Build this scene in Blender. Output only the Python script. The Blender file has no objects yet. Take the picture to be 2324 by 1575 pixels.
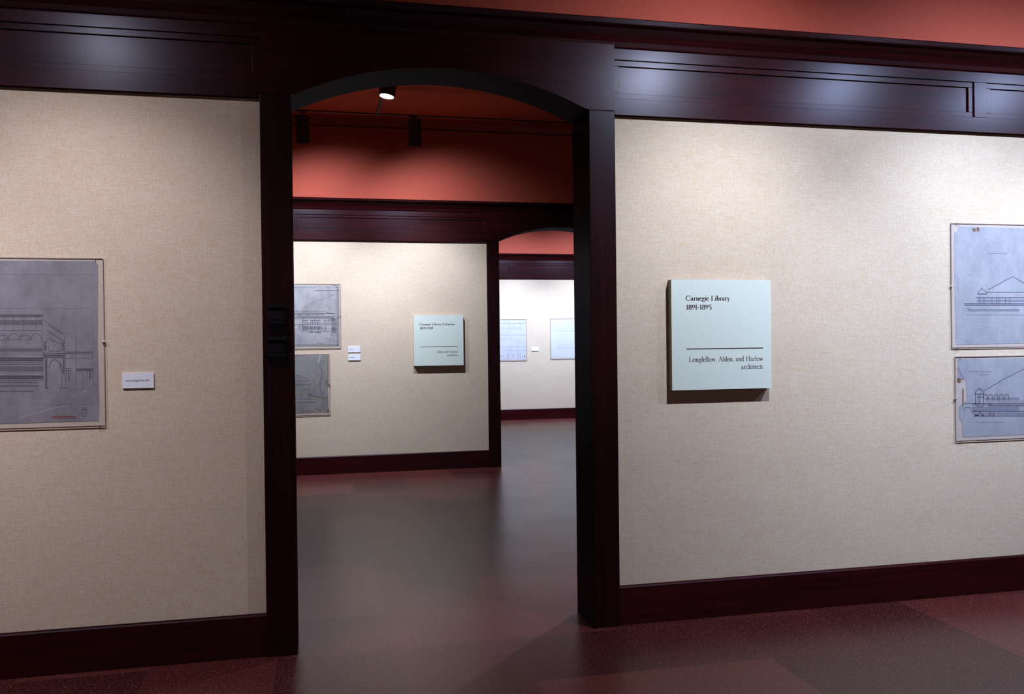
import bpy, bmesh, math, random
from mathutils import Vector, Matrix
random.seed(7)
S = bpy.context.scene
COL = S.collection
W, HGT = 2324, 1575

# ------------------------------------------------------------------ camera
F_PX, YAW, PITCH, ROLL, DIST, EYE = 1983.05, .2221, -.0071, -.0116, 4.6276, 1.6
def cam_dir(xc, yc, zc):
    c, s = math.cos(ROLL), math.sin(ROLL); xc, yc = c*xc + s*yc, -s*xc + c*yc
    c, s = math.cos(PITCH), math.sin(PITCH); yc, zc = c*yc - s*zc, s*yc + c*zc
    c, s = math.cos(YAW), math.sin(YAW)
    return Vector((c*xc + s*zc, -s*xc + c*zc, -yc))
cd = bpy.data.cameras.new('camera'); cam = bpy.data.objects.new('camera', cd); COL.objects.link(cam)
cd.sensor_width = 36; cd.sensor_fit = 'HORIZONTAL'; cd.lens = F_PX/W*36; cd.clip_start = .05
r_, d_, f_ = cam_dir(1, 0, 0), cam_dir(0, 1, 0), cam_dir(0, 0, 1)
m = Matrix((r_, -d_, -f_)).transposed().to_4x4(); m.translation = (0, -DIST, EYE)
cam.matrix_world = m
S.camera = cam
def at(px, py, Y):
    """survey helper: where the sight line through a pixel of the photograph meets the plane at depth Y"""
    d = cam_dir((px-W/2)/F_PX, (py-HGT/2)/F_PX, 1); t = (Y+DIST)/d.y
    return d.x*t, EYE + d.z*t

# ------------------------------------------------------------------ world, exposure
wd = bpy.data.worlds.new('world'); S.world = wd; wd.use_nodes = True
wd.node_tree.nodes['Background'].inputs[0].default_value = (0, 0, 0, 1)
S.view_settings.view_transform = 'Standard'; S.view_settings.look = 'None'
S.view_settings.gamma = 1; S.view_settings.exposure = 0

# heights shared by every gallery wall
ZB, ZT, ZS, ZC, ZK, CEIL = .215, 2.853, 2.865, 3.225, 3.345, 4.345
Y1, Y2, Y3, TH = 0.0, 6.2325, 12.5563, .305
TRACK_Z = 4.10
XL, XR, YBACK = -6.0, 9.0, -6.4

# ------------------------------------------------------------------ lamps of the gallery (track spotlights)
def spot(name, loc, aim, watts, col, size=125, blend=1.0, rad=.03):
    l = bpy.data.lights.new(name, 'SPOT'); l.energy = watts; l.color = col
    l.spot_size = math.radians(size); l.spot_blend = blend; l.shadow_soft_size = rad
    o = bpy.data.objects.new(name, l); COL.objects.link(o); o.location = loc
    o.rotation_euler = (Vector(aim)-Vector(loc)).to_track_quat('-Z', 'Y').to_euler()
    return o
WARM, NEUT, COOL = (.96, .92, 1.06), (.86, .93, 1.12), (.76, .90, 1.22)
def washer(x, y, wall_y, aim_x, watts, col, spill=.24, zc=3.74, aim_z=.8, size=84, wide=116):
    """one track lamp: its beam on the wall and the wide spill around the beam"""
    spot('lamp_spot', (x, y, zc), (aim_x, wall_y, aim_z), watts, col, size)
    spot('lamp_spill', (x, y, zc), (aim_x, wall_y, zc-abs(wall_y-y)*.95), watts*spill, col, wide)
# room one: lamps washing the wall nearest the camera
washer(-2.6, -1.25, 0, -2.4, 190, WARM, .2, 3.48)
washer(-1.25, -1.25, 0, -1.0, 145, WARM, .2, 3.48)
washer(2.35, -1.25, 0, 2.15, 195, NEUT, .42, 3.48, .8, 88, 136)
washer(3.85, -1.25, 0, 3.9, 220, COOL, .36, 3.48, .8, 88, 136)
washer(5.2, -1.25, 0, 5.0, 300, COOL, .36, 3.48, .8, 88, 136)
# room one: unseen lamps added along the opposite wall as even fill light
for x in (-2.5, 0, 2.5, 5): washer(x, YBACK+1.3, YBACK, x, 60, NEUT)
# room two: washers on the middle wall (in the cans built below) and more of the same track to the right
washer(-1.4, 5.05, Y2, -1.2, 240, NEUT)
washer(-.088, 5.10, Y2, .20, 245, NEUT, .42)
washer(1.115, 5.10, Y2, 1.50, 230, NEUT, .36)
washer(2.53, 1.45, TH, 2.4, 160, COOL, .3)
spot('lamp_spot', (2.53, 1.45, 3.7), (.9, -.3, 0), 210, COOL, 80)
spot('lamp_spot', (.655, 3.295, 3.79), (.35, 3.6, 0), 90, COOL, 90)
# room three: washers on the far wall
for x in (2.6, 3.9, 5.2, 6.5): washer(x, Y3-1.3, Y3, x, 385, COOL, .30, 3.74, .1)

# ------------------------------------------------------------------ material helpers
def mat(name):
    M = bpy.data.materials.new(name); M.use_nodes = True
    nt = M.node_tree; return M, nt, nt.nodes['Principled BSDF']
def N(nt, t, **kw):
    n = nt.nodes.new(t)
    for k, v in kw.items():
        if k.startswith('i_'): n.inputs[k[2:].replace('_', ' ')].default_value = v
        else: setattr(n, k, v)
    return n
def L(nt, a, b): nt.links.new(a, b)
def coords(nt, scale, rot=(0, 0, 0)):
    tc = N(nt, 'ShaderNodeTexCoord'); mp = N(nt, 'ShaderNodeMapping')
    mp.inputs['Scale'].default_value = scale; mp.inputs['Rotation'].default_value = rot
    g = N(nt, 'ShaderNodeNewGeometry'); L(nt, g.outputs['Position'], mp.inputs['Vector'])
    return mp.outputs[0]
def ramp(nt, src, stops):
    r = N(nt, 'ShaderNodeValToRGB'); L(nt, src, r.inputs[0]); e = r.color_ramp.elements
    while len(e) < len(stops): e.new(.5)
    for k, (p, c) in enumerate(stops): e[k].position = p; e[k].color = (*c, 1) if len(c) == 3 else c
    return r.outputs[0]
def noise(nt, vec, scale, detail=3, rough=.5):
    n = N(nt, 'ShaderNodeTexNoise'); L(nt, vec, n.inputs['Vector'])
    n.inputs['Scale'].default_value = scale; n.inputs['Detail'].default_value = detail; n.inputs['Roughness'].default_value = rough
    return n.outputs['Fac']
def mixc(nt, fac, a, b, mode='MIX'):
    x = N(nt, 'ShaderNodeMix', data_type='RGBA', blend_type=mode)
    for s, v in ((0, fac), (6, a), (7, b)):
        if isinstance(v, (int, float)): x.inputs[s].default_value = v
        elif isinstance(v, tuple): x.inputs[s].default_value = (*v, 1)
        else: L(nt, v, x.inputs[s])
    return x.outputs[2]
def bump(nt, h, p, strength=.3, dist=.002):
    b = N(nt, 'ShaderNodeBump'); b.inputs['Strength'].default_value = strength; b.inputs['Distance'].default_value = dist
    L(nt, h, b.inputs['Height']); L(nt, b.outputs[0], p.inputs['Normal'])

def fabric_mat():
    M, nt, p = mat('linen_fabric')
    a = noise(nt, coords(nt, (20, 20, 230)), 1, 4, .7)      # weft threads
    b = noise(nt, coords(nt, (210, 210, 30)), 1, 4, .7)     # warp threads
    c = noise(nt, coords(nt, (2.2, 2.2, 5)), 1, 3)
    g = noise(nt, coords(nt, (170, 170, 210)), 1, 2, .9)    # flecks of the yarn
    mx = N(nt, 'ShaderNodeMath', operation='ADD'); L(nt, a, mx.inputs[0]); L(nt, b, mx.inputs[1])
    m2 = N(nt, 'ShaderNodeMath', operation='MULTIPLY_ADD'); L(nt, mx.outputs[0], m2.inputs[0]); m2.inputs[1].default_value = .24
    m3 = N(nt, 'ShaderNodeMath', operation='MULTIPLY'); L(nt, g, m3.inputs[0]); m3.inputs[1].default_value = .52
    L(nt, m3.outputs[0], m2.inputs[2])
    col = ramp(nt, m2.outputs[0], [(.38, (.45, .325, .19)), (.5, (.59, .48, .35)), (.62, (.65, .61, .59))])
    col = mixc(nt, .18, col, ramp(nt, c, [(.3, (.50, .41, .32)), (.7, (.68, .57, .44))]))
    L(nt, col, p.inputs['Base Color']); p.inputs['Roughness'].default_value = .95
    p.inputs['Specular IOR Level'].default_value = .15
    bump(nt, mx.outputs[0], p, .22, .0012)
    return M
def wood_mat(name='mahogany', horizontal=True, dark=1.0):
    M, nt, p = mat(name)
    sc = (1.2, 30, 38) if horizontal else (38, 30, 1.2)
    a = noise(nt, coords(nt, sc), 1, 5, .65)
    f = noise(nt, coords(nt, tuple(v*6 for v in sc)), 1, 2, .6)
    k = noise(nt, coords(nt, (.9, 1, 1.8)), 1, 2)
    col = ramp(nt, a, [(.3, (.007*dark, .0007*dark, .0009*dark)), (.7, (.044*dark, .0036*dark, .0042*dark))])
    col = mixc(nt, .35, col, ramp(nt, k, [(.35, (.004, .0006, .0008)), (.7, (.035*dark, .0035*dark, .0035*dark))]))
    nt.nodes.remove(p); out = [n for n in nt.nodes if n.type == 'OUTPUT_MATERIAL'][0]
    df = N(nt, 'ShaderNodeBsdfDiffuse'); L(nt, col, df.inputs['Color'])
    gl = N(nt, 'ShaderNodeBsdfGlossy'); gl.inputs['Color'].default_value = (.80, .84, 1, 1); gl.inputs['Roughness'].default_value = .33
    mx = N(nt, 'ShaderNodeMixShader'); mx.inputs[0].default_value = .022
    L(nt, df.outputs[0], mx.inputs[1]); L(nt, gl.outputs[0], mx.inputs[2]); L(nt, mx.outputs[0], out.inputs[0])
    bump(nt, f, df, .12, .0006); bump(nt, f, gl, .12, .0006)
    return M
def floor_mat():
    M, nt, p = mat('cork_tile')
    v = coords(nt, (1, 1, 1))
    T = .6035
    mp = N(nt, 'ShaderNodeMapping'); L(nt, v, mp.inputs[0])
    mp.inputs['Location'].default_value = (-(2.204 % T)/T, .055/T, 0); mp.inputs['Scale'].default_value = (1/T, 1/T, 0)
    fl = N(nt, 'ShaderNodeVectorMath', operation='FLOOR'); L(nt, mp.outputs[0], fl.inputs[0])
    wn = N(nt, 'ShaderNodeTexWhiteNoise', noise_dimensions='3D'); L(nt, fl.outputs[0], wn.inputs[0])
    fr = N(nt, 'ShaderNodeVectorMath', operation='FRACTION'); L(nt, mp.outputs[0], fr.inputs[0])
    sep = N(nt, 'ShaderNodeSeparateXYZ'); L(nt, fr.outputs[0], sep.inputs[0])
    def edge(o):
        a = N(nt, 'ShaderNodeMath', operation='SUBTRACT'); L(nt, o, a.inputs[0]); a.inputs[1].default_value = .5
        b = N(nt, 'ShaderNodeMath', operation='ABSOLUTE'); L(nt, a.outputs[0], b.inputs[0])
        c = N(nt, 'ShaderNodeMath', operation='GREATER_THAN'); L(nt, b.outputs[0], c.inputs[0]); c.inputs[1].default_value = .4975
        return c.outputs[0]
    mx = N(nt, 'ShaderNodeMath', operation='MAXIMUM'); L(nt, edge(sep.outputs[0]), mx.inputs[0]); L(nt, edge(sep.outputs[1]), mx.inputs[1])
    tone = ramp(nt, wn.outputs[0], [(0, (.030, .0050, .0060)), (.5, (.056, .0100, .0100)), (1, (.086, .0200, .0170))])
    spk = noise(nt, coords(nt, (95, 95, 95)), 1, 3, .7)
    col = mixc(nt, ramp(nt, spk, [(.58, (0, 0, 0)), (.72, (.85, .85, .85))]), tone, (.45, .14, .045))
    drk = noise(nt, coords(nt, (60, 60, 60)), 1, 3, .7)
    col = mixc(nt, ramp(nt, drk, [(.28, (.7, .7, .7)), (.45, (0, 0, 0))]), col, (.012, .003, .004))
    col = mixc(nt, mx.outputs[0], col, (.06, .022, .025))
    L(nt, col, p.inputs['Base Color'])
    w = noise(nt, coords(nt, (2, 2, 2)), 1, 3)
    rr = N(nt, 'ShaderNodeMapRange'); L(nt, w, rr.inputs[0]); rr.inputs[3].default_value = .27; rr.inputs[4].default_value = .35
    L(nt, rr.outputs[0], p.inputs['Roughness']); p.inputs['Specular IOR Level'].default_value = .58
    return M
def flat(name, col, rough=.6, spec=.5, ns=0, amt=.1, metal=0):
    M, nt, p = mat(name)
    p.inputs['Roughness'].default_value = rough; p.inputs['Specular IOR Level'].default_value = spec; p.inputs['Metallic'].default_value = metal
    if ns:
        a = noise(nt, coords(nt, (ns, ns, ns)), 1, 3, .6)
        L(nt, ramp(nt, a, [(.3, tuple(c*(1-amt) for c in col)), (.7, tuple(min(1, c*(1+amt)) for c in col))]), p.inputs['Base Color'])
        bump(nt, a, p, .08, .001)
    else: p.inputs['Base Color'].default_value = (*col, 1)
    return M
def paper_mat(name, lo, hi, sc=6):
    M, nt, p = mat(name)
    a = noise(nt, coords(nt, (sc, sc, sc*.7)), 1, 7, .75)
    b = noise(nt, coords(nt, (120, 120, 120)), 1, 2, .7)
    col = ramp(nt, a, [(.36, lo), (.62, hi)])
    col = mixc(nt, .25, col, ramp(nt, b, [(.3, lo), (.7, hi)]))
    L(nt, col, p.inputs['Base Color']); p.inputs['Roughness'].default_value = .8; p.inputs['Specular IOR Level'].default_value = .2
    return M
def clear_mat():
    M, nt, p = mat('clear_sheet'); nt.nodes.remove(p)
    out = [n for n in nt.nodes if n.type == 'OUTPUT_MATERIAL'][0]
    t = N(nt, 'ShaderNodeBsdfTransparent'); t.inputs[0].default_value = (.97, .97, .97, 1)
    g = N(nt, 'ShaderNodeBsdfGlossy'); g.inputs['Roughness'].default_value = .08
    lw = N(nt, 'ShaderNodeLayerWeight'); pw = N(nt, 'ShaderNodeMath', operation='POWER'); L(nt, lw.outputs['Facing'], pw.inputs[0]); pw.inputs[1].default_value = 5
    fr = N(nt, 'ShaderNodeMath', operation='MULTIPLY_ADD'); L(nt, pw.outputs[0], fr.inputs[0]); fr.inputs[1].default_value = .9; fr.inputs[2].default_value = .035
    b = N(nt, 'ShaderNodeBump'); b.inputs['Strength'].default_value = .5; b.inputs['Distance'].default_value = .01
    L(nt, noise(nt, coords(nt, (7, 7, 4)), 1, 2), b.inputs['Height']); L(nt, b.outputs[0], g.inputs['Normal'])
    mx = N(nt, 'ShaderNodeMixShader'); L(nt, fr.outputs[0], mx.inputs[0]); L(nt, t.outputs[0], mx.inputs[1]); L(nt, g.outputs[0], mx.inputs[2])
    L(nt, mx.outputs[0], out.inputs[0])
    return M
def glow_mat():
    M, nt, p = mat('lamp_lens')
    p.inputs['Emission Color'].default_value = (1, .96, .98, 1); p.inputs['Emission Strength'].default_value = 25
    return M
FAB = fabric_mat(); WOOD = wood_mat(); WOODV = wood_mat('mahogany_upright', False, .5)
FLOOR = floor_mat()
RED = flat('red_wall_paint', (.48, .090, .055), .75, .25, 40, .05)
REDC = flat('red_ceiling_paint', (.48, .075, .030), .85, .2, 40, .05)
PANEL = flat('pale_green_board', (.60, .68, .62), .7, .3, 60, .03)
PANEL_EDGE = flat('grey_board_edge', (.30, .27, .20), .8, .2, 60, .05)
CARD = flat('white_card', (.72, .74, .80), .7, .3, 60, .03)
INK = flat('dark_ink', (.045, .015, .022), .7, .2, 60, .1)
PENCIL = flat('pencil_line', (.13, .115, .15), .9, .1, 60, .1)
PENCILF = flat('faint_pencil_line', (.22, .21, .25), .9, .1, 60, .1)
EDGE = flat('sheet_edge', (.26, .20, .19), .5, .4, 60, .1)
WASH = flat('grey_wash', (.155, .145, .175), .9, .1, 60, .1)
WASH2 = flat('pale_wash', (.27, .27, .28), .9, .1, 60, .1)
WASHB = flat('blue_wash', (.24, .25, .32), .9, .1, 60, .1)
CREASE_GLINT = flat('pale_crease_and_glint', (.52, .54, .60), .8, .2, 60, .05)  # pale stroke colour, also used for a painted lamp reflection
STAMP = flat('red_stamp_ink', (.34, .045, .055), .8, .2, 60, .1)
TAPE = flat('brown_tape', (.20, .12, .07), .8, .2, 60, .1)
BORDER = flat('mount_board', (.62, .53, .44), .9, .1, 60, .05)
BORDERR = flat('pink_mount_board', (.60, .50, .46), .9, .1, 60, .05)
BLACK = flat('black_metal', (.0025, .0020, .0035), .5, .2, 80, .1)
CANM = flat('dark_red_can', (.050, .008, .008), .6, .3, 80, .1)
TRK = flat('dark_red_track', (.10, .012, .010), .6, .3, 80, .1)
CHROME = flat('metal_clip', (.6, .6, .62), .3, .5, 80, .05, .8)
CLEAR = clear_mat(); GLOW = glow_mat()
P_GREY = paper_mat('grey_tracing_paper', (.20, .195, .22), (.33, .325, .365))
P_BLUE = paper_mat('blue_grey_linen_paper', (.31, .32, .36), (.45, .455, .50))
P_PALE = paper_mat('pale_paper', (.30, .30, .31), (.52, .52, .54), 5)
P_BROWN = paper_mat('browned_paper', (.20, .185, .175), (.34, .33, .33), 5)
P_LIGHT = paper_mat('light_paper', (.56, .57, .60), (.66, .67, .70), 8)
P_LIGHTER = paper_mat('lighter_paper', (.64, .67, .68), (.70, .72, .74), 8)

# ------------------------------------------------------------------ mesh helpers
def BM(): return bmesh.new()
def box(bm, x0, x1, y0, y1, z0, z1):
    v = [bm.verts.new(p) for p in ((x0,y0,z0),(x1,y0,z0),(x1,y1,z0),(x0,y1,z0),(x0,y0,z1),(x1,y0,z1),(x1,y1,z1),(x0,y1,z1))]
    fs = [bm.faces.new([v[i] for i in q]) for q in ((0,3,2,1),(4,5,6,7),(0,1,5,4),(1,2,6,5),(2,3,7,6),(3,0,4,7))]
    return fs
def prism(bm, pts, y0, y1):
    """outline in x,z pushed through y"""
    a = [bm.verts.new((x, y0, z)) for x, z in pts]; b = [bm.verts.new((x, y1, z)) for x, z in pts]
    n = len(pts); bm.faces.new(a); bm.faces.new(b[::-1])
    for i in range(n): bm.faces.new((a[i], b[i], b[(i+1) % n], a[(i+1) % n]))
def run_x(bm, prof, x0, x1):
    """profile in y,z pushed along x"""
    a = [bm.verts.new((x0, y, z)) for y, z in prof]; b = [bm.verts.new((x1, y, z)) for y, z in prof]
    n = len(prof); bm.faces.new(a); bm.faces.new(b[::-1])
    for i in range(n): bm.faces.new((a[i], b[i], b[(i+1) % n], a[(i+1) % n]))
def cyl(bm, c, r, h, axis=Vector((0, 0, 1)), seg=32, r2=None, capped=True):
    r2 = r if r2 is None else r2
    q = Vector((0, 0, 1)).rotation_difference(axis.normalized()); c = Vector(c)
    A = [bm.verts.new(c + q @ Vector((r*math.cos(t), r*math.sin(t), 0))) for t in [2*math.pi*i/seg for i in range(seg)]]
    B = [bm.verts.new(c + q @ Vector((r2*math.cos(t), r2*math.sin(t), h))) for t in [2*math.pi*i/seg for i in range(seg)]]
    for i in range(seg): bm.faces.new((A[i], A[(i+1) % seg], B[(i+1) % seg], B[i]))
    if capped: bm.faces.new(A[::-1]); bm.faces.new(B)
def obj(name, bm, mt, parent=None, bev=0, smooth=False, label=None):
    bmesh.ops.recalc_face_normals(bm, faces=bm.faces)
    me = bpy.data.meshes.new(name); bm.to_mesh(me); bm.free()
    for x in (mt if isinstance(mt, (list, tuple)) else [mt]): me.materials.append(x)
    if smooth:
        for p in me.polygons: p.use_smooth = True
    o = bpy.data.objects.new(name, me); COL.objects.link(o)
    if parent: o.parent = parent; o.location = -parent.location
    if bev:
        b = o.modifiers.new('bevel', 'BEVEL'); b.width = bev; b.segments = 2; b.limit_method = 'ANGLE'
    if label: o['label'] = label
    return o
def struct(o): o['kind'] = 'structure'; return o
def thing(name, label, cat, loc=(0, 0, 0), group=None):
    o = bpy.data.objects.new(name, None); COL.objects.link(o); o.location = loc; o.empty_display_size = .1
    o['label'] = label; o['category'] = cat
    if group: o['group'] = group
    return o

# ------------------------------------------------------------------ floor, ceiling, outer walls
bm = BM(); box(bm, XL-.2, XR+.2, YBACK-.2, Y3+.3, -.1, 0); struct(obj('floor', bm, FLOOR))
bm = BM(); box(bm, XL-.2, XR+.2, YBACK-.2, Y3+.3, CEIL, CEIL+.1); struct(obj('ceiling', bm, REDC))
def plain_wall(name, x0, x1, y0, y1):
    bm = BM(); fs = box(bm, x0, x1, y0, y1, 0, 2.9)
    fs = box(bm, x0, x1, y0, y1, 2.9, CEIL)
    for f in fs: f.material_index = 1
    struct(obj(name, bm, [FAB, RED]))
plain_wall('wall_back', XL, XR, YBACK-.2, YBACK)
plain_wall('wall_left', XL-.2, XL, YBACK-.2, Y3+.3)
plain_wall('wall_right', XR, XR+.2, YBACK-.2, Y3+.3)

# ------------------------------------------------------------------ partitions with an arched opening
RISE = .187
def arch_z(x, x0, x1):
    h = (x1-x0)/2; R = (h*h+RISE*RISE)/(2*RISE); d = x-(x0+x1)/2
    return ZS + RISE - (R - math.sqrt(R*R-d*d))
def partition(name, Y, opening=None):
    bm = BM(); y0, y1 = Y+.03, Y+TH-.03
    def slab(x0, x1):
        box(bm, x0, x1, y0, y1, 0, 3.2)
    if opening:
        slab(XL, opening[0]-.08); slab(opening[1]+.08, XR)
    else: slab(XL, XR)
    for f in box(bm, XL, XR, y0, y1, 3.2, CEIL): f.material_index = 1
    return struct(obj(name, bm, [FAB, RED]))
OP1 = (-.106, 1.491); OP2 = (2.294, 3.891); CW = .1515
partition('wall_near', Y1, OP1); partition('wall_middle', Y2, OP2); partition('wall_far', Y3)

trim_n = [0]
def trim(bm, mt, bev=0):
    trim_n[0] += 1; return struct(obj('trim_%d' % trim_n[0], bm, mt, bev=bev))
def surround(Y, op):
    a, b = op
    for x0, x1 in ((a-CW, a), (b, b+CW)):
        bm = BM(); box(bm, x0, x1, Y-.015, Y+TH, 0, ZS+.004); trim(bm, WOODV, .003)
    bm = BM(); n = 48
    pts = [(a-CW, ZS+.006), (a, ZS+.006)] + [(a+(b-a)*i/n, arch_z(a+(b-a)*i/n, a, b)+.006*(i in (0, n))) for i in range(1, n)] + [(b, ZS+.006), (b+CW, ZS+.006), (b+CW, ZC+.02), (a-CW, ZC+.02)]
    # built as columns so that the curved underside stays clean
    xs = [a-CW] + [a+(b-a)*i/n for i in range(n+1)] + [b+CW]
    zs = [ZS+.006] + [max(arch_z(x, a, b), ZS+.006) for x in xs[1:-1]] + [ZS+.006]
    rows = []
    for x, z in zip(xs, zs):
        rows.append([bm.verts.new(p) for p in ((x, Y-.015, z), (x, Y+TH, z), (x, Y+TH, ZC+.02), (x, Y-.015, ZC+.02))])
    for p, q in zip(rows, rows[1:]):
        for i in range(4): bm.faces.new((p[i], p[(i+1) % 4], q[(i+1) % 4], q[i]))
    bm.faces.new(rows[0]); bm.faces.new(rows[-1][::-1])
    trim(bm, WOOD)
surround(Y1, OP1); surround(Y2, OP2)

def frieze(Y, x0, x1, panels, s=1):
    """wooden frieze board on the side s (1: faces the camera) with stepped sunk panels"""
    y = lambda d: Y + d if s == 1 else Y + TH - d
    bm = BM()
    def bx(a, b, d0, d1, z0, z1):
        ys = sorted((y(d0), y(d1))); box(bm, a, b, ys[0], ys[1], z0, z1)
    bx(x0, x1, .022, .034, ZT, ZC)                       # sunk field
    bx(x0, x1, 0, .034, ZT, 2.945); bx(x0, x1, 0, .034, 3.160, ZC+.01)   # rails
    e = x0
    for a, b in panels + [(x1, x1)]:
        if a > e + .001: bx(e, a, 0, .03, 2.945, 3.160)  # stile
        e = b
    for a, b in panels:
        bx(a, b, .010, .03, 2.945, 2.976); bx(a, b, .010, .03, 3.128, 3.160)
        bx(a, a+.034, .010, .03, 2.976, 3.128); bx(b-.034, b, .010, .03, 2.976, 3.128)
    trim(bm, WOOD, .0015)
def cornice(Y, s=1):
    prof = [(.04, 3.220), (0, 3.220), (-.012, 3.228), (-.020, 3.252), (-.040, 3.285), (-.075, 3.310), (-.105, 3.318), (-.112, 3.322), (-.118, 3.343), (-.113, 3.349), (.04, 3.352)]
    if s == -1: prof = [(TH-y, z) for y, z in prof]
    bm = BM(); run_x(bm, [(Y+y, z) for y, z in prof], XL, XR); trim(bm, WOOD)
def panels(start, end, w=2.341, gap=.09):
    out = []; x = start
    while x < end - .3: out.append((x, min(x+w, end-.09))); x += w+gap
    return out
def panels_left(end, start, w=2.341, gap=.09):
    out = []; x = end
    while x > start + .3: out.insert(0, (max(x-w, start+.09), x)); x -= w+gap
    return out
for Y, op in ((Y1, OP1), (Y2, OP2)):
    for s in (1, -1):
        frieze(Y, XL, op[0]-CW, panels_left(op[0]-CW, XL), s)
        frieze(Y, op[1]+CW, XR, panels(op[1]+CW, XR), s)
        cornice(Y, s)
frieze(Y3, XL, XR, panels_left(3.86, XL) + panels(3.955, XR)); cornice(Y3)

def baseboard(name, Y, x0, x1, s=1):
    prof = [(.035, 0), (0, 0), (0, ZB-.006), (.004, ZB), (.035, ZB+.001)]
    if s == -1: prof = [(TH-y, z) for y, z in prof]
    bm = BM(); run_x(bm, [(Y+y, z) for y, z in prof], x0, x1); struct(obj(name, bm, WOOD))
baseboard('baseboard_near_left', Y1, XL, OP1[0]-CW); baseboard('baseboard_near_right', Y1, OP1[1]+CW, XR)
baseboard('baseboard_near_left_rear', Y1, XL, OP1[0]-CW, -1); baseboard('baseboard_near_right_rear', Y1, OP1[1]+CW, XR, -1)
baseboard('baseboard_middle_left', Y2, XL, OP2[0]-CW); baseboard('baseboard_middle_right', Y2, OP2[1]+CW, XR)
baseboard('baseboard_middle_left_rear', Y2, XL, OP2[0]-CW, -1); baseboard('baseboard_middle_right_rear', Y2, OP2[1]+CW, XR, -1)
baseboard('baseboard_far', Y3, XL, XR)
# thin bead high on the wall of the second room
bm = BM(); run_x(bm, [(Y2+.03, 4.243), (Y2+.018, 4.245), (Y2+.018, 4.257), (Y2+.03, 4.259)], XL, XR); trim(bm, TRK)

# ------------------------------------------------------------------ serif lettering drawn as pen strokes (cap height 1)
def circ(cx, cy, rx, ry, a0, a1, n=14):
    return [(cx+rx*math.cos(math.radians(a0+(a1-a0)*i/n)), cy+ry*math.sin(math.radians(a0+(a1-a0)*i/n))) for i in range(n+1)]
X = .62
def stem(x, z0, z1): return [(x, z0), (x, z1)]
def foot(x, z, a=.13, b=.13): return ('s', [(x-a, z), (x+b, z)])
def flag(x, z): return ('s', [(x-.15, z-.07), (x, z+.01)])
G = {}
G[' '] = (.30, [])
G['C'] = (.86, [circ(.48, .5, .42, .5, 42, 318, 26), ('s', [(.80, .96), (.80, .70)]), ('s', [(.80, .22), (.84, .16)])])
G['L'] = (.74, [stem(.22, 0, 1), foot(.22, .975), ('s', [(.08, .025), (.66, .025)]), ('s', [(.66, .02), (.71, .24)])])
G['E'] = (.76, [stem(.22, 0, 1), ('s', [(.08, .025), (.66, .025)]), ('s', [(.66, .02), (.71, .22)]), ('s', [(.08, .975), (.64, .975)]), ('s', [(.64, .98), (.65, .80)]), ('s', [(.22, .52), (.54, .52)]), ('s', [(.54, .62), (.54, .42)])])
G['A'] = (.84, [('s', [(.14, 0), (.42, 1)]), [(.42, 1), (.73, 0)], foot(.14, .02, .12, .12), foot(.73, .02, .13, .12), ('s', [(.24, .36), (.60, .36)])])
G['H'] = (.96, [stem(.22, 0, 1), stem(.74, 0, 1), foot(.22, .02), foot(.74, .02), foot(.22, .98), foot(.74, .98), ('s', [(.22, .52), (.74, .52)])])
G['S'] = (.62, [circ(.30, .74, .20, .24, 50, 200, 10)+[(.20, .58), (.42, .44)]+circ(.30, .26, .22, .26, 20, -130, 12)])
G['M'] = (1.1, [('s', [(.18, 0), (.22, 1)]), [(.22, 1), (.55, .08)], ('s', [(.55, .08), (.88, 1)]), stem(.92, 0, 1), foot(.18, .02), foot(.92, .02), foot(.2, .98, .12, .05), foot(.9, .98, .05, .12)])
G['a'] = (.52, [circ(.22, .44, .14, .17, 165, 10, 10)+[(.36, .40), (.36, .10)], circ(.23, .175, .14, .165, 75, 330, 14), ('s', [(.36, .09), (.42, .02), (.50, .05)])])
G['r'] = (.42, [stem(.17, 0, X), flag(.17, X-.02), foot(.17, .02), ('s', [(.17, .46), (.25, .58), (.36, .60)]), [(.34, .60), (.37, .54)]])
G['n'] = (.60, [stem(.16, 0, X), flag(.16, X-.02), foot(.16, .02, .11, .11), circ(.31, .42, .14, .19, 170, 0, 10)+[(.45, .3), (.45, 0)], foot(.45, .02, .11, .11)])
G['h'] = (.60, [stem(.16, 0, 1.04), flag(.16, 1.02), foot(.16, .02, .11, .11), circ(.31, .42, .14, .19, 170, 0, 10)+[(.45, .3), (.45, 0)], foot(.45, .02, .11, .11)])
G['e'] = (.48, [circ(.25, .31, .19, .31, 20, 320, 22), ('s', [(.07, .37), (.43, .42)])])
G['c'] = (.47, [circ(.27, .31, .20, .31, 45, 318, 20), [(.40, .54), (.42, .50)]])
G['o'] = (.58, [circ(.29, .31, .22, .31, 0, 360, 26)])
G['g'] = (.52, [circ(.23, .42, .16, .19, 0, 360, 20), ('s', [(.36, .56), (.50, .60)]), ('s', [(.14, .25), (.10, .13), (.16, .07)]), [(.16, .07), (.38, .03)], circ(.25, -.13, .19, .15, 45, -180, 16)+[(.07, -.06), (.16, .04)]])
G['i'] = (.30, [stem(.16, 0, X), flag(.16, X-.02), foot(.16, .02, .11, .11), [(.16, .84), (.16, .95)]])
G['l'] = (.29, [stem(.15, 0, 1.04), flag(.15, 1.02), foot(.15, .02, .11, .11)])
G['b'] = (.57, [stem(.15, .02, 1.04), flag(.15, 1.02), circ(.29, .31, .20, .30, 150, -150, 20)])
G['d'] = (.59, [stem(.43, 0, 1.04), flag(.43, 1.02), circ(.27, .31, .20, .30, 30, 330, 20), ('s', [(.43, .04), (.56, .04)])])
G['t'] = (.36, [[(.16, .80), (.16, .12)]+circ(.25, .11, .09, .11, 180, 300, 6), ('s', [(.03, .60), (.33, .60)])])
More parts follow.
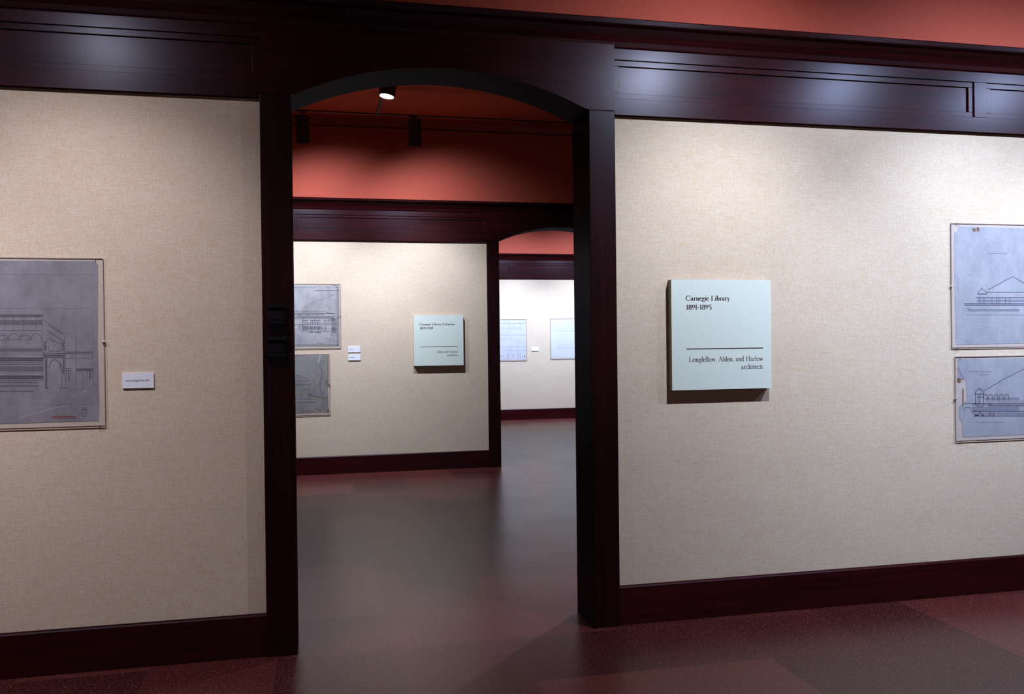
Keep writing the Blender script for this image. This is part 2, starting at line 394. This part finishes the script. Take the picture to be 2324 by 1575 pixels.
G['f'] = (.36, [[(.16, 0), (.16, .84)]+circ(.29, .86, .13, .18, 180, 60, 8), ('s', [(.03, .60), (.34, .60)]), foot(.16, .02, .12, .14)])
G['s'] = (.42, [circ(.20, .46, .13, .15, 40, 200, 8)+[(.14, .37), (.28, .26)]+circ(.19, .16, .15, .16, 30, -140, 10)])
G['u'] = (.60, [[(.15, X), (.15, .2)]+circ(.29, .19, .14, .18, 180, 350, 10), stem(.44, 0, X), flag(.15, X-.02), flag(.44, X-.02), ('s', [(.44, .02), (.56, .04)])])
G['y'] = (.52, [[(.10, X), (.28, .02)], ('s', [(.46, X), (.22, -.22), (.10, -.28)]), [(.13, -.30), (.08, -.24)], foot(.10, X-.02, .09, .10), foot(.46, X-.02, .09, .06)])
G['x'] = (.52, [[(.10, X), (.42, 0)], ('s', [(.42, X), (.10, 0)]), foot(.10, .02, .08, .08), foot(.42, .02, .09, .08), foot(.10, X-.02, .08, .09), foot(.42, X-.02, .08, .08)])
G['w'] = (.78, [[(.09, X), (.24, .02)], ('s', [(.24, .02), (.40, X)]), [(.38, X), (.53, .02)], ('s', [(.53, .02), (.70, X)]), foot(.09, X-.02, .08, .1), foot(.70, X-.02, .08, .06)])
G[','] = (.26, [[(.12, .10), (.14, .0)], ('s', [(.15, .04), (.08, -.18)])])
G['-'] = (.38, [('b', [(.06, .40), (.32, .40)])])
G['1'] = (.40, [stem(.20, 0, .98), ('s', [(.07, .88), (.20, .98)]), foot(.20, .02, .12, .12)])
G['8'] = (.58, [circ(.29, .75, .17, .23, 0, 360, 20), circ(.29, .26, .21, .26, 0, 360, 22)])
G['9'] = (.56, [circ(.28, .68, .20, .29, 0, 360, 22), ('s', [(.48, .66), (.44, .36), (.28, .12), (.10, 0)])])
G['5'] = (.52, [('b', [(.18, .95), (.46, .98)]), ('s', [(.18, .95), (.14, .58)]), circ(.23, .31, .22, .31, 110, -120, 20)])
G['0'] = (.56, [circ(.28, .49, .21, .49, 0, 360, 26)])
G['7'] = (.50, [('b', [(.07, .95), (.46, .95)]), [(.45, .94), (.18, 0)]])
def pen(bm, pts, width, to3d, thin=None):
    """a ribbon along pts; with thin given, the width follows the direction like a broad pen"""
    n = len(pts)
    rows = []
    for i, p in enumerate(pts):
        a = pts[max(i-1, 0)]; b = pts[min(i+1, n-1)]
        if n > 2 and abs(pts[0][0]-pts[-1][0]) + abs(pts[0][1]-pts[-1][1]) < 1e-6 and i in (0, n-1):
            a, b = pts[-2], pts[1]
        dx, dz = b[0]-a[0], b[1]-a[1]; l = math.hypot(dx, dz) or 1; dx, dz = dx/l, dz/l
        w = width if thin is None else thin + (width-thin)*abs(dz*math.cos(.22)+dx*math.sin(.22))**1.4
        rows.append([bm.verts.new(to3d(p[0]-dz*w/2, p[1]+dx*w/2)), bm.verts.new(to3d(p[0]+dz*w/2, p[1]-dx*w/2))])
    for p, q in zip(rows, rows[1:]):
        try: bm.faces.new((p[0], p[1], q[1], q[0]))
        except ValueError: pass
def lettering(name, text, x0, x1, z, cap, y, parent, weight=.15, thin=.05):
    adv = sum(G[c][0] for c in text); sx = (x1-x0)/adv
    bm = BM(); x = x0
    for c in text:
        w, st = G[c]
        for s in st:
            kind = 'n'
            if isinstance(s, tuple): kind, s = s
            to = lambda a, b: (x + a*sx, y, z + b*cap)
            if kind == 's': pen(bm, s, thin*1.15, to)
            elif kind == 'b': pen(bm, s, weight*.75, to)
            else: pen(bm, s, weight, to, thin)
        x += w*sx
    return obj(name, bm, INK, parent)

# ------------------------------------------------------------------ text panels
def text_panel(label, x0, x1, z0, z1, Yf, lines, rule, weight_k=1.0):
    t = thing('text_panel', label, 'sign', ((x0+x1)/2, Yf+.046, z0), 'pale green text panels')
    bm = BM(); box(bm, x0, x1, Yf, Yf+.046, z0, z1)
    for f in bm.faces:
        if abs(f.calc_center_median().y-Yf) > .001: f.material_index = 1
    obj('panel_board', bm, [PANEL, PANEL_EDGE], t)
    for nm, tx, a, b, z, cap, wt in lines: lettering(nm, tx, a, b, z, cap, Yf-.0006, t, wt, .05)
    bm = BM(); box(bm, rule[0], rule[1], Yf-.0008, Yf+.001, rule[2]-.0025, rule[2]+.0025); obj('divider_line', bm, INK, t)
    return t
FY = Y1-.016
q = lambda x, y: at(x, y, FY)
text_panel('pale green panel reading Carnegie Library 1891-1895, on near wall right of doorway',
    1.966, 2.583, 1.309, 1.935, FY, [
    ('heading_text', 'Carnegie Library', q(1556.5, 682)[0], q(1656.5, 682)[0], q(1600, 682)[1], .0275, .17),
    ('date_text', '1891-1895', q(1557, 702.4)[0], q(1615, 702.4)[0], q(1580, 702.4)[1], .0275, .17),
    ('architect_text', 'Longfellow, Alden, and Harlow', q(1563, 819.8)[0], q(1732.5, 819.8)[0], q(1650, 819.8)[1], .0275, .115),
    ('architect_text', 'architects', q(1682, 836.8)[0], q(1732.5, 836.8)[0], q(1707, 836.8)[1], .0275, .115)],
    (q(1558, 790.8)[0], q(1731.5, 790.8)[0], q(1645, 790.8)[1]))
FY2 = Y2-.016
q2 = lambda x, y: at(x, y, FY2)
text_panel('pale green panel reading Carnegie Library Extension 1899-1907, seen through the doorway',
    1.198, 1.824, 1.302, 1.928, FY2, [
    ('heading_text', 'Carnegie Library Extension', q2(952.3, 738)[0], q2(1032, 738)[0], q2(990, 738)[1], .027, .17),
    ('date_text', '1899-1907', q2(952.8, 747.3)[0], q2(983, 747.3)[0], q2(967, 747.3)[1], .027, .17),
    ('architect_text', 'Alden and Harlow', q2(990.5, 800.6)[0], q2(1039.5, 800.6)[0], q2(1015, 800.6)[1], .027, .12),
    ('architect_text', 'architects', q2(1015, 808)[0], q2(1040, 808)[0], q2(1027, 808)[1], .027, .12)],
    (q2(953, 786.6)[0], q2(1039, 786.6)[0], q2(996, 786.6)[1]))

# ------------------------------------------------------------------ caption cards
def card(label, x0, x1, z0, z1, Y, text=None, tx=None, group=None):
    t = thing('caption_card', label, 'label', ((x0+x1)/2, Y, z0), group)
    bm = BM(); box(bm, x0, x1, Y-.008, Y, z0, z1); obj('card_board', bm, CARD, t)
    if text: lettering('caption_text', text, tx[0], tx[1], tx[2], tx[3], Y-.0087, t, .13, .06)
    elif tx:
        bm = BM(); n = 26
        pts = [(tx[0]+(tx[1]-tx[0])*i/n, tx[2]+tx[3]*(.5 if i % 2 else -.3)*random.uniform(.6, 1)) for i in range(n+1)]
        pen(bm, pts, tx[3]*.35, lambda a, b: (a, Y-.0087, b)); obj('caption_text', bm, PENCIL, t)
F1, F2, F3 = Y1+.03, Y2+.03, Y3+.03
c1 = lambda x, y: at(x, y, F1-.0087)
card('white caption card right of the big grey drawing on the near wall', at(278.5, 863, F1)[0], at(349.6, 863, F1)[0], at(314, 880.5, F1)[1], at(320, 846, F1)[1], F1,
     'Section through Music Hall', (c1(284, 865)[0], c1(338, 865)[0], c1(310, 865.4)[1], .0095))
a2 = lambda x, y: at(x, y, F2)
card('upper of two small white caption cards beside the drawings on the middle wall', a2(790, 800)[0], a2(817.6, 800)[0], a2(800, 799.5)[1], a2(800, 786)[1], F2, None,
     (a2(792.5, 800)[0], a2(803, 800)[0], a2(798, 793.5)[1], .008), 'caption cards on the middle wall')
card('lower of two small white caption cards beside the drawings on the middle wall', a2(790, 800)[0], a2(818, 800)[0], a2(800, 818)[1], a2(800, 804)[1], F2, None,
     (a2(793, 800)[0], a2(804.5, 800)[0], a2(798, 811.5)[1], .009), 'caption cards on the middle wall')
a3 = lambda x, y: at(x, y, F3)
card('white caption card between the two drawings on the far bright wall', a3(1206.5, 792)[0], a3(1222.5, 792)[0], a3(1214, 796.5)[1], a3(1214, 788)[1], F3)

# ------------------------------------------------------------------ drawings
def frame_rect(bm, x0, x1, z0, z1, y0, y1, w):
    box(bm, x0, x1, y0, y1, z1-w, z1); box(bm, x0, x1, y0, y1, z0, z0+w)
    box(bm, x0, x0+w, y0, y1, z0+w, z1-w); box(bm, x1-w, x1, y0, y1, z0+w, z1-w)
class Drawing:
    def __init__(s, label, cat, Y, sheet, paper_outline, paper, mount, group, zoom, clips=()):
        """sheet: x0,x1,z0,z1 of the clear cover; zoom: (ox, oy, scale) of the survey view the strokes were read in"""
        s.Y = Y; s.zoom = zoom
        x0, x1, z0, z1 = sheet
        s.t = thing('architectural_drawing', label, cat, ((x0+x1)/2, Y, z0), group)
        bm = BM(); box(bm, x0, x1, Y-.004, Y-.0005, z0, z1); obj('mount_board', bm, mount, s.t)
        bm = BM(); prism(bm, paper_outline, Y-.0052, Y-.004); obj('paper_sheet', bm, paper, s.t)
        bm = BM(); box(bm, x0-.001, x1+.001, Y-.0095, Y-.0070, z0-.001, z1+.001); obj('clear_cover', bm, CLEAR, s.t)
        bm = BM(); frame_rect(bm, x0-.002, x1+.002, z0-.002, z1+.002, Y-.0098, Y-.0068, .0022); obj('cover_edge', bm, EDGE, s.t)
        for cx, cz, horiz in clips:
            bm = BM()
            if horiz: box(bm, cx-.002, cx+.002, Y-.016, Y, cz-.008, cz+.004)
            else: box(bm, cx-.008, cx+.006, Y-.016, Y, cz-.003, cz+.003)
            obj('clip', bm, CHROME, s.t, bev=.001)
        s.k = 0
    def ink(s, name, strokes, mt, w, extra=()):
        """strokes of one kind as one part; extra tones (washes, faint lines) lie just under the main ones"""
        bm = BM(); ox, oy, sc = s.zoom; mats = [mt]
        base = .0054 + .00012*s.k; s.k += 1
        sets = [(st, m_, w_) for st, m_, w_ in extra] + [(strokes, mt, w)]
        for n, (sts, m_, w_) in enumerate(sets):
            if m_ not in mats: mats.append(m_)
            yy = s.Y-base-.00012*n; f0 = len(bm.faces)
            for st in sts:
                ww = w_
                if isinstance(st[0], (int, float)): ww = w_*st[0]; st = st[1]
                pts = [at(ox+x/sc, oy+y/sc, s.Y-.0055) for x, y in st]
                pen(bm, pts, ww, lambda a, b: (a, yy, b))
            bm.faces.ensure_lookup_table()
            for f in bm.faces[f0:]: f.material_index = mats.index(m_)
        s.k += len(sets)-1
        return obj(name, bm, mats, s.t)
def H(y, x0, x1): return [(x0, y), (x1, y)]
def V(x, y0, y1): return [(x, y0), (x, y1)]
def arc(cx, cy, rx, ry, a0=180, a1=0, n=12): return [(cx+rx*math.cos(math.radians(a0+(a1-a0)*i/n)), cy-ry*math.sin(math.radians(a0+(a1-a0)*i/n))) for i in range(n+1)]

# --- big drawing at the left edge of the near wall
def poly(x0, x1, z0, z1, cut=.012): return [(x0, z0), (x1, z0+.002), (x1+.002, z1-cut), (x1-cut, z1), (x0, z1)]
d = Drawing('large grey section drawing of an arched hall, left of the doorway on the near wall', 'drawing', F1,
    (-1.95, -1.014, 1.206, 2.029), [(-1.93, 1.226), (-1.045, 1.229), (-1.040, 1.30), (-1.043, 1.6), (-1.036, 2.0), (-1.052, 2.016), (-1.93, 2.014)],
    P_GREY, BORDER, 'drawings on the near wall', (20, 690, 5.627), [(-1.014, 1.618, False), (-1.05, 2.029, True), (-1.04, 1.206, True), (-1.8, 2.029, True), (-1.8, 1.206, True)])
L0 = -420
st = [H(135, L0, 430), H(150, L0, 430), H(165, L0, 410), H(210, L0, 420), (1.5, H(337, L0, 425)), (1.3, H(457, L0, 290)), V(190, 150, 335), V(428, 140, 660),
      V(345, 150, 335), V(60, 150, 335), V(-60, 150, 335),
      [(435, 195), (665, 345)], [(500, 265), (700, 390)], [(490, 340), (700, 470)], [(1.6), [(510, 440), (700, 520)]], V(715, 380, 640),
      [(1.5), [(510, 540), (510, 600), (655, 600), (655, 540)]], (2.2, H(632, 435, 735)), (1.5, H(655, 440, 720)), (1.8, H(685, 440, 720)), V(445, 500, 700), V(722, 640, 1080),
      (3.5, V(478, 700, 1080)), (2.6, V(700, 700, 830)), V(675, 830, 1080), V(665, 720, 860), (1.4, H(1075, 460, 505)), (1.4, H(1073, 660, 745)),
      (2.0, H(745, L0, 440)), (1.6, H(770, L0, 445)), (3, H(690, L0, 440)), (3, H(720, L0, 440)), (3, H(920, L0, 440)), (3, H(950, L0, 440)), H(975, L0, 450), (1.6, H(1042, L0, 365)),
      V(365, 980, 1100), V(190, 980, 1040), V(270, 980, 1040), V(90, 980, 1040), V(10, 980, 1040), (1.5, H(1112, L0, 320)), (.8, H(1055, L0, 365)),
      H(610, 720, 1075), H(635, 735, 1065), H(695, 735, 1075), V(857, 375, 1000), V(1070, 640, 700), V(965, 640, 695), V(1068, 860, 960), (1.4, H(825, 860, 1075)), (1.4, H(850, 860, 1075)),
      (1.3, H(825, 725, 800)), (1.3, H(850, 725, 800)), V(760, 850, 980), V(785, 850, 980), V(735, 850, 985), V(945, 870, 1080), [(870, 850), (905, 875), (945, 880)], V(1000, 855, 960), V(1030, 855, 960),
      (2.2, arc(585, 810, 68, 100)), (1.2, arc(590, 830, 90, 110, 60, 0)), arc(808, 662, 15, 20, 0, 360)]
for x in (205, 350, 60, -85, -230): st.append((1.5, arc(x, 455, 70, 78)))
for x in (205, -85): st.append((1.3, arc(x, 455, 48, 55))); st.append(V(x-40, 460, 520)); st.append(V(x+5, 460, 520)); st.append(V(x+45, 460, 520))
for y in (490, 535, 575): st += [(3.6, H(y, 452, 484)), (3.6, H(y, 676, 710))]
for x in range(-400, 440, 22): st.append((1.2, V(x, 685, 728))); st.append((1.2, V(x, 915, 955)))
main = st
fs = [H(y, L0, 428) for y in (540, 562, 584, 606, 628, 650, 790, 808, 826, 844, 862, 880, 230, 260, 290)]
fs += [H(55, L0, 1050), H(-380, L0, 1075), V(1075, -390, 1285), H(1285, 240, 1080), H(1080, 740, 1060), H(375, 715, 860), V(320, 1060, 1090)] + [V(x, 1040, 1075) for x in (385, 400, 415, 430)]
fs += [V(515, 860, 1070), arc(960, 500, 100, 120, 80, 0), V(700, 1080, 1200), V(500, 1080, 1150)]
wash = [(40, H(705, L0, 440)), (42, H(935, L0, 440)), (28, H(148, L0, 430)), (60, H(240, L0, 425)), (50, H(585, L0, 430)), (70, H(830, L0, 440)), (26, V(478, 690, 1075)), (24, V(700, 690, 900)), (30, H(662, 440, 720)),
        (16, V(468, 480, 600)), (16, V(692, 490, 600)), (14, [(500, 265), (690, 385)]), (14, [(500, 350), (690, 465)]), (16, H(1000, L0, 365)), (20, V(1035, 860, 960)), (16, V(765, 860, 985)), (16, H(838, 860, 1075)), (12, H(622, 735, 1070))]
wash = [(w_*.36, p_) for w_, p_ in wash]
d.ink('linework', main, PENCIL, .0017, [(wash, WASH, .001), (fs, PENCILF, .0012)])
d.ink('crease_and_glint', [(1, [(130, 1455), (360, 1395), (580, 1330), (770, 1295)]), (.8, [(800, 1190), (880, 1140), (1000, 1110)]), (.8, [(470, 1255), (520, 1225)]), (.6, [(250, 1220), (340, 1250)])], CREASE_GLINT, .0024)
d.ink('stamp', [[(545+i*12.5, 1442+(14 if i % 2 else -10)*random.uniform(.5, 1)) for i in range(26)], (.8, H(1432, 560, 845)), (.8, H(1455, 550, 860))], STAMP, .0022)
d.ink('pencil_note', [V(958, 1372, 1405), [(975, 1378), (1000, 1378), (982, 1410)], arc(965, 1390, 38, 45, 40, 320), [(930, 1335), (950, 1325), (965, 1345), (940, 1345)], [(980, 1320), (1000, 1325), (985, 1340), (1000, 1355), (975, 1358)]], PENCIL, .0014)

# --- two drawings at the right edge of the near wall
Z7 = (2100, 480, 2.8125)
d = Drawing('upper blue-grey elevation drawing at the right end of the near wall', 'drawing', F1,
    (3.827, 4.95, 1.527, 2.291), [(3.858, 1.545), (4.92, 1.547), (4.92, 2.272), (3.88, 2.272), (3.879, 2.24), (3.853, 2.235), (3.85, 1.9)],
    P_BLUE, BORDERR, 'drawings on the near wall', Z7, [(3.827, 1.903, False), (3.87, 2.291, True), (3.87, 1.527, True)])
st = [(1.6, H(588, 250, 640)), (1.3, H(600, 250, 640)), (1.2, [(400, 500), (495, 448), (560, 415), (700, 500)]), (1.2, H(515, 385, 640)), (1.5, H(550, 325, 640)), [(335, 530), (335, 515), (362, 492), (392, 515), (395, 530), (335, 530)],
      V(360, 482, 495), V(425, 550, 590), V(455, 550, 590), V(470, 550, 590), V(345, 550, 588), V(375, 550, 588), V(510, 550, 590), V(540, 550, 590)]
main = st
faint_ = [H(625, 320, 600), [(255, 640), (265, 620), (285, 618), (300, 640), (325, 635)], H(660, 260, 640), H(267, 400, 520), (.8, [(190, 405), (215, 430), (205, 480), (215, 520)]), (.8, [(270, 400), (285, 405)])]
d.ink('linework', main, PENCIL, .0034, [([(16, H(570, 330, 640)), (8, H(594, 250, 640)), (10, H(525, 335, 395)), (14, H(630, 270, 600))], WASHB, .001), (faint_, PENCILF, .0032)])
d.ink('crease_and_glint', [[(190, 800), (250, 805), (290, 820)], [(330, 720), (480, 735)], [(420, 690), (500, 712)]], CREASE_GLINT, .0035)
for s_ in ((2.2, H(117, 302, 322)), (2.6, H(113, 328, 343))): d.ink('tape', [s_], TAPE, .009)
d = Drawing('lower blue-grey drawing with torn left edge at the right end of the near wall', 'drawing', F1,
    (3.850, 4.85, .952, 1.470),
    [(3.900, .972), (4.82, .973), (4.82, 1.456), (3.868, 1.456), (3.868, 1.34), (3.925, 1.325), (3.932, 1.20), (3.875, 1.165), (3.872, 1.10), (3.895, 1.065)],
    P_BLUE, BORDERR, 'drawings on the near wall', Z7, [(3.850, 1.21, False), (3.89, 1.470, True), (3.89, .952, True)])
st = [(1.5, arc(345, 1165, 26, 32)), (1.6, H(1165, 318, 372)), (1.2, V(320, 1165, 1230)), (1.2, V(372, 1165, 1230)), (1.2, H(1185, 330, 370)), V(346, 1120, 1135), [(375, 1145), (500, 1070), (640, 1000)], (1.5, H(1225, 250, 640)),
      (1.2, H(1240, 400, 640)), (1.3, [(245, 1275), (255, 1252), (280, 1250), (300, 1280), (330, 1270)]), (1.4, H(1275, 310, 640)), (1.4, H(1305, 310, 640)), (3, H(1300, 316, 342)), (2, [(340, 1275), (375, 1308)]), (1.6, V(415, 1280, 1305)), (1.6, V(435, 1280, 1305)),
      (1.5, [(315, 1225), (345, 1250), (375, 1235)]), (1.4, [(400, 1225), (430, 1240)])]
for x in (385, 415, 450, 485, 520): st += [(1.3, arc(x, 1180, 12, 12)), (1.2, V(x-12, 1180, 1205)), (1.2, V(x+12, 1180, 1205))]
main = st
faint_ = [H(1022, 280, 430), H(1042, 340, 410), H(1345, 320, 500), [(205, 1000), (240, 1080)], [(215, 1000), (248, 1070)], H(1210, 380, 640)]
d.ink('linework', main, PENCIL, .0036, [([(14, H(1290, 300, 640)), (12, H(1232, 300, 640)), (14, H(1195, 380, 600)), (18, V(345, 1165, 1230)), (30, H(1260, 300, 600))], WASHB, .001), (faint_, PENCILF, .0034)])
for s_ in ((2.8, H(1077, 203, 227)), (.8, V(241, 1130, 1245))): d.ink('tape', [s_], TAPE, .009)

# --- two drawings on the middle wall (cut by the left door post)
Z4 = (650, 620, 4.633)
d = Drawing('upper grey facade drawing on the middle wall, seen past the left door post', 'drawing', F2,
    (-.75, .313, 1.536, 2.318), [(-.73, 1.556), (.300, 1.558), (.302, 1.72), (.286, 1.735), (.300, 1.76), (.303, 2.30), (-.73, 2.302)],
    P_PALE, BORDER, 'drawings on the middle wall', Z4, [(.313, 1.93, False)])
LX = -150
st = [(1.4, H(398, LX, 400)), (1.2, [(400, 398), (430, 420), (510, 425)]), (1.4, H(425, 380, 512)), (1.1, H(418, LX, 380)), (2.2, H(445, 125, 150)), (2.2, H(442, 215, 240)), (1.2, H(455, LX, 520)), (1.6, H(183, 305, 552)), (1.3, H(541, LX, 545)), H(612, 170, 540), (2.2, H(622, 245, 365)), V(172, 455, 620), H(660, 460, 545), (1.6, H(130, 480, 545)), H(150, 500, 545), (2.6, H(470, 535, 552)), (1.5, H(490, 440, 520))]
for x in (185, 208, 265, 288, 318, 342, 408, 452, 490, 60, 20, -40): st += [(1.6, arc(x, 505, 11, 12)), V(x-11, 505, 538), V(x+11, 505, 538)]
for x in (185, 208, 265, 300, 338, 408, 490): st += [(2, V(x, 560, 600))]
for x in (480, 500, 520): st += [(2, V(x, 575, 605))]
main = st
faint_ = ([H(150, LX, 300), [(250, 320), (420, 260), (545, 205)], H(470, LX, 500), H(580, 175, 540), H(600, 175, 540), H(525, 175, 540), H(690, 400, 500), H(750, 100, 530)] + [V(130+i*9, 545, 600) for i in range(12)])
wash = [(26, H(432, LX, 400)), (22, H(470, LX, 500)), (40, H(575, 170, 380)), (60, V(500, 470, 640)), (26, V(540, 140, 760)), (10, H(183, 320, 552)), (20, H(760, LX, 545))]
d.ink('linework', main, PENCIL, .0045, [(wash, WASH2, .001), (faint_, PENCILF, .0040)])
d.ink('crease_and_glint', [(1.6, [(288, 615), (305, 640), (318, 665)]), [(325, 670), (345, 705)], [(295, 595), (330, 612)]], CREASE_GLINT, .006)  # lamp reflection in the wavy clear cover, painted as pale strokes
d.ink('stamp', [[(312+i*8, 737+(3 if i % 2 else -3)) for i in range(12)]], STAMP, .0045)
d = Drawing('lower browned drawing with pitched roof on the middle wall, seen past the left door post', 'drawing', F2,
    (-.75, .174, .725, 1.464), [(-.73, .747), (.158, .75), (.150, 1.0), (.158, 1.15), (.152, 1.3), (.160, 1.450), (-.73, 1.452)],
    P_BROWN, BORDER, 'drawings on the middle wall', Z4, [(.174, 1.09, False)])
st = [(1.3, [(LX, 1078), (145, 1078), (235, 1125)]), (1.5, H(1135, LX, 250)), (1.8, H(1168, LX, 262)), (1.2, H(1180, LX, 240)), V(155, 1185, 1320), V(185, 1185, 1280), V(240, 1185, 1290), arc(190, 1235, 14, 14), arc(215, 1235, 14, 14), (1.3, H(1358, LX, 300)), H(1325, LX, 330),
      (1.6, [(355, 975), (372, 1030), (376, 1075), (355, 1140), (352, 1200), (370, 1255), (395, 1270)]), (2, [(240, 1290), (255, 1270), (275, 1278)]), (2, [(430, 1120), (418, 1150), (455, 1170)]), (2.4, H(1300, 415, 440))]
d.ink('linework', st, PENCIL, .0045)
d.ink('crease_and_glint', [(1.6, [(355, 855), (352, 900), (330, 942)])], CREASE_GLINT, .008)
for s_ in ((1.6, [(300, 1420), (330, 1435), (358, 1435), (355, 1460)]), (1.2, [(240, 1285), (330, 1300), (430, 1320)]), (3, V(440, 1425, 1465)), (1.4, V(438, 865, 1200))): d.ink('stain', [s_], TAPE, .006)
d.ink('stamp', [[(215+i*9, 1452+(4 if i % 2 else -3)) for i in range(11)]], STAMP, .0040)

# --- two drawings on the far wall
Z3 = (1100, 500, 3.15)
d = Drawing('pale plan drawing on the far wall, left of the caption card', 'drawing', F3,
    (3.40, 4.193, 1.197, 2.030), [(3.42, 1.212), (4.175, 1.213), (4.178, 2.012), (3.42, 2.014)], P_LIGHT, BORDERR, 'drawings on the far wall', Z3)
st = [(1.4, H(738, 60, 290)), H(772, 60, 280), (1.4, H(820, 60, 290)), H(850, 60, 200), H(905, 60, 280), H(930, 130, 290), (2.2, H(972, 90, 138)), (2.4, V(240, 948, 985)), (2, V(255, 945, 985)), (2, V(165, 955, 985)), (1.6, V(200, 965, 985)), V(170, 715, 790), V(210, 750, 785), V(255, 720, 790), (1.6, V(270, 960, 985))]
d.ink('linework', st, flat('pale_blue_line', (.40, .41, .50), .9, .1, 60, .1), .0065)
d.ink('stain', [(1.6, V(284, 965, 980))], TAPE, .010)
d = Drawing('palest plan drawing on the far wall, right of the caption card', 'drawing', F3,
    (4.690, 5.60, 1.217, 2.040), [(4.708, 1.232), (5.58, 1.233), (5.58, 2.024), (4.708, 2.022)], P_LIGHTER, BORDERR, 'drawings on the far wall', Z3)
d.ink('linework', [H(750, 505, 720), H(775, 505, 720), (1.6, H(790, 505, 720)), H(885, 505, 720), H(905, 505, 720), (1.3, H(915, 505, 720)), H(975, 480, 530), V(505, 745, 795), V(560, 765, 795), V(620, 765, 795)], CREASE_GLINT, .0065)

# ------------------------------------------------------------------ black boxes on the left door post
def control_box(label, x0, x1, z0, z1):
    y = Y1-.015; t = thing('control_box', label, 'wall box', ((x0+x1)/2, y, z0), 'black boxes on the door post')
    bm = BM(); box(bm, x0+.004, x1-.004, y-.022, y, z0+.018, z1-.012); obj('housing', bm, BLACK, t, bev=.002)
    bm = BM(); box(bm, x0+.012, x1-.012, y-.025, y-.021, z0+.034, z1-.026); obj('cover_plate', bm, BLACK, t, bev=.002)
    bm = BM(); run_x(bm, [(y, z1-.016), (y-.034, z1-.018), (y-.036, z1-.012), (y-.020, z1), (y, z1)], x0, x1); obj('top_hood', bm, BLACK, t)
    bm = BM(); run_x(bm, [(y, z0), (y-.030, z0+.002), (y-.034, z0+.018), (y-.022, z0+.022), (y, z0+.022)], x0+.002, x1-.002); obj('bottom_lip', bm, BLACK, t)
control_box('upper small black box mounted on the dark post left of the doorway', -.231, -.142, 1.685, 1.797)
control_box('lower small black box mounted on the dark post left of the doorway', -.233, -.142, 1.520, 1.632)

# ------------------------------------------------------------------ track lights of the second room
bm = BM(); box(bm, XL, XR, 5.035, 5.065, TRACK_Z-.008, TRACK_Z+.008)
o = obj('lighting_track', bm, TRK); o['label'] = 'long thin dark red lighting track below the red ceiling of the second room'; o['category'] = 'track'
for hx in (-2, 3.6, 6):
    bm = BM(); cyl(bm, (hx, 5.05, TRACK_Z+.006), .004, CEIL-TRACK_Z-.004, seg=10); obj('hanger_rod', bm, TRK, o)
def track_light(label, x, y, can_c, axis, r, h, lit=False):
    """can_c: centre of the closed top end; axis: from top to the open mouth"""
    t = thing('track_light', label, 'spotlight', (x, y, TRACK_Z), 'track lights in the second room')
    axis = Vector(axis).normalized(); can_c = Vector(can_c)
    bm = BM(); box(bm, x-.045, x+.045, y-.020, y+.020, TRACK_Z-.022, TRACK_Z+.010); obj('track_mount', bm, TRK, t, bev=.003)
    p0 = Vector((x, y, TRACK_Z-.02)); p1 = can_c + axis*(.10 if lit else 0) + (Vector((-.035, 0, -.01)) if lit else Vector())
    bm = BM(); cyl(bm, p0, .0075, (p1-p0).length, p1-p0, 12); obj('stem', bm, BLACK if lit else CANM, t, smooth=False)
    bm = BM(); cyl(bm, can_c, r*.90, .012, axis, 40, r); cyl(bm, can_c+axis*.012, r, h-.012, axis, 40, capped=False)
    # open mouth with an inner baffle
    cyl(bm, can_c+axis*h, r*.90, -.06, axis, 40, capped=False)
    q = Vector((0, 0, 1)).rotation_difference(axis)
    A = [bm.verts.new(can_c+axis*h+q @ Vector((k*math.cos(a), k*math.sin(a), 0))) for k in (r, r*.90) for a in [2*math.pi*i/40 for i in range(40)]]
    for i in range(40): bm.faces.new((A[i], A[(i+1) % 40], A[40+(i+1) % 40], A[40+i]))
    obj('can', bm, CANM, t)
    bm = BM(); cyl(bm, can_c+axis*(h-(.008 if lit else .05)), r*.84, .004, axis, 40); obj('lamp_lens', bm, GLOW, t, label='glowing white lamp face')
    return t
bm = BM(); box(bm, .686, .716, 2.0, 5.034, TRACK_Z-.004, TRACK_Z+.012)
o = obj('lighting_track', bm, BLACK); o['label'] = 'short dark track running from the glowing lamp back to the long track'; o['category'] = 'track'
bm = BM(); cyl(bm, (.701, 2.2, TRACK_Z+.01), .004, CEIL-TRACK_Z-.008, seg=10); obj('hanger_rod', bm, TRK, o)
tilt = Vector((.05, .30, -1))
track_light('dark red cylinder spotlight hanging from the long track, near the left door post', -.102, 5.05, (-.103, 5.01, 4.045), tilt, .074, .29)
track_light('dark red cylinder spotlight hanging from the long track, near the middle of the arch', 1.087, 5.05, (1.100, 5.01, 4.055), tilt, .074, .29)
track_light('glowing cylinder spotlight with white lit face, hanging nearest the camera under the arch', .701, 3.32, (.700, 3.315, 4.055), (-.040, -.018, -.25), .072, .25, True)
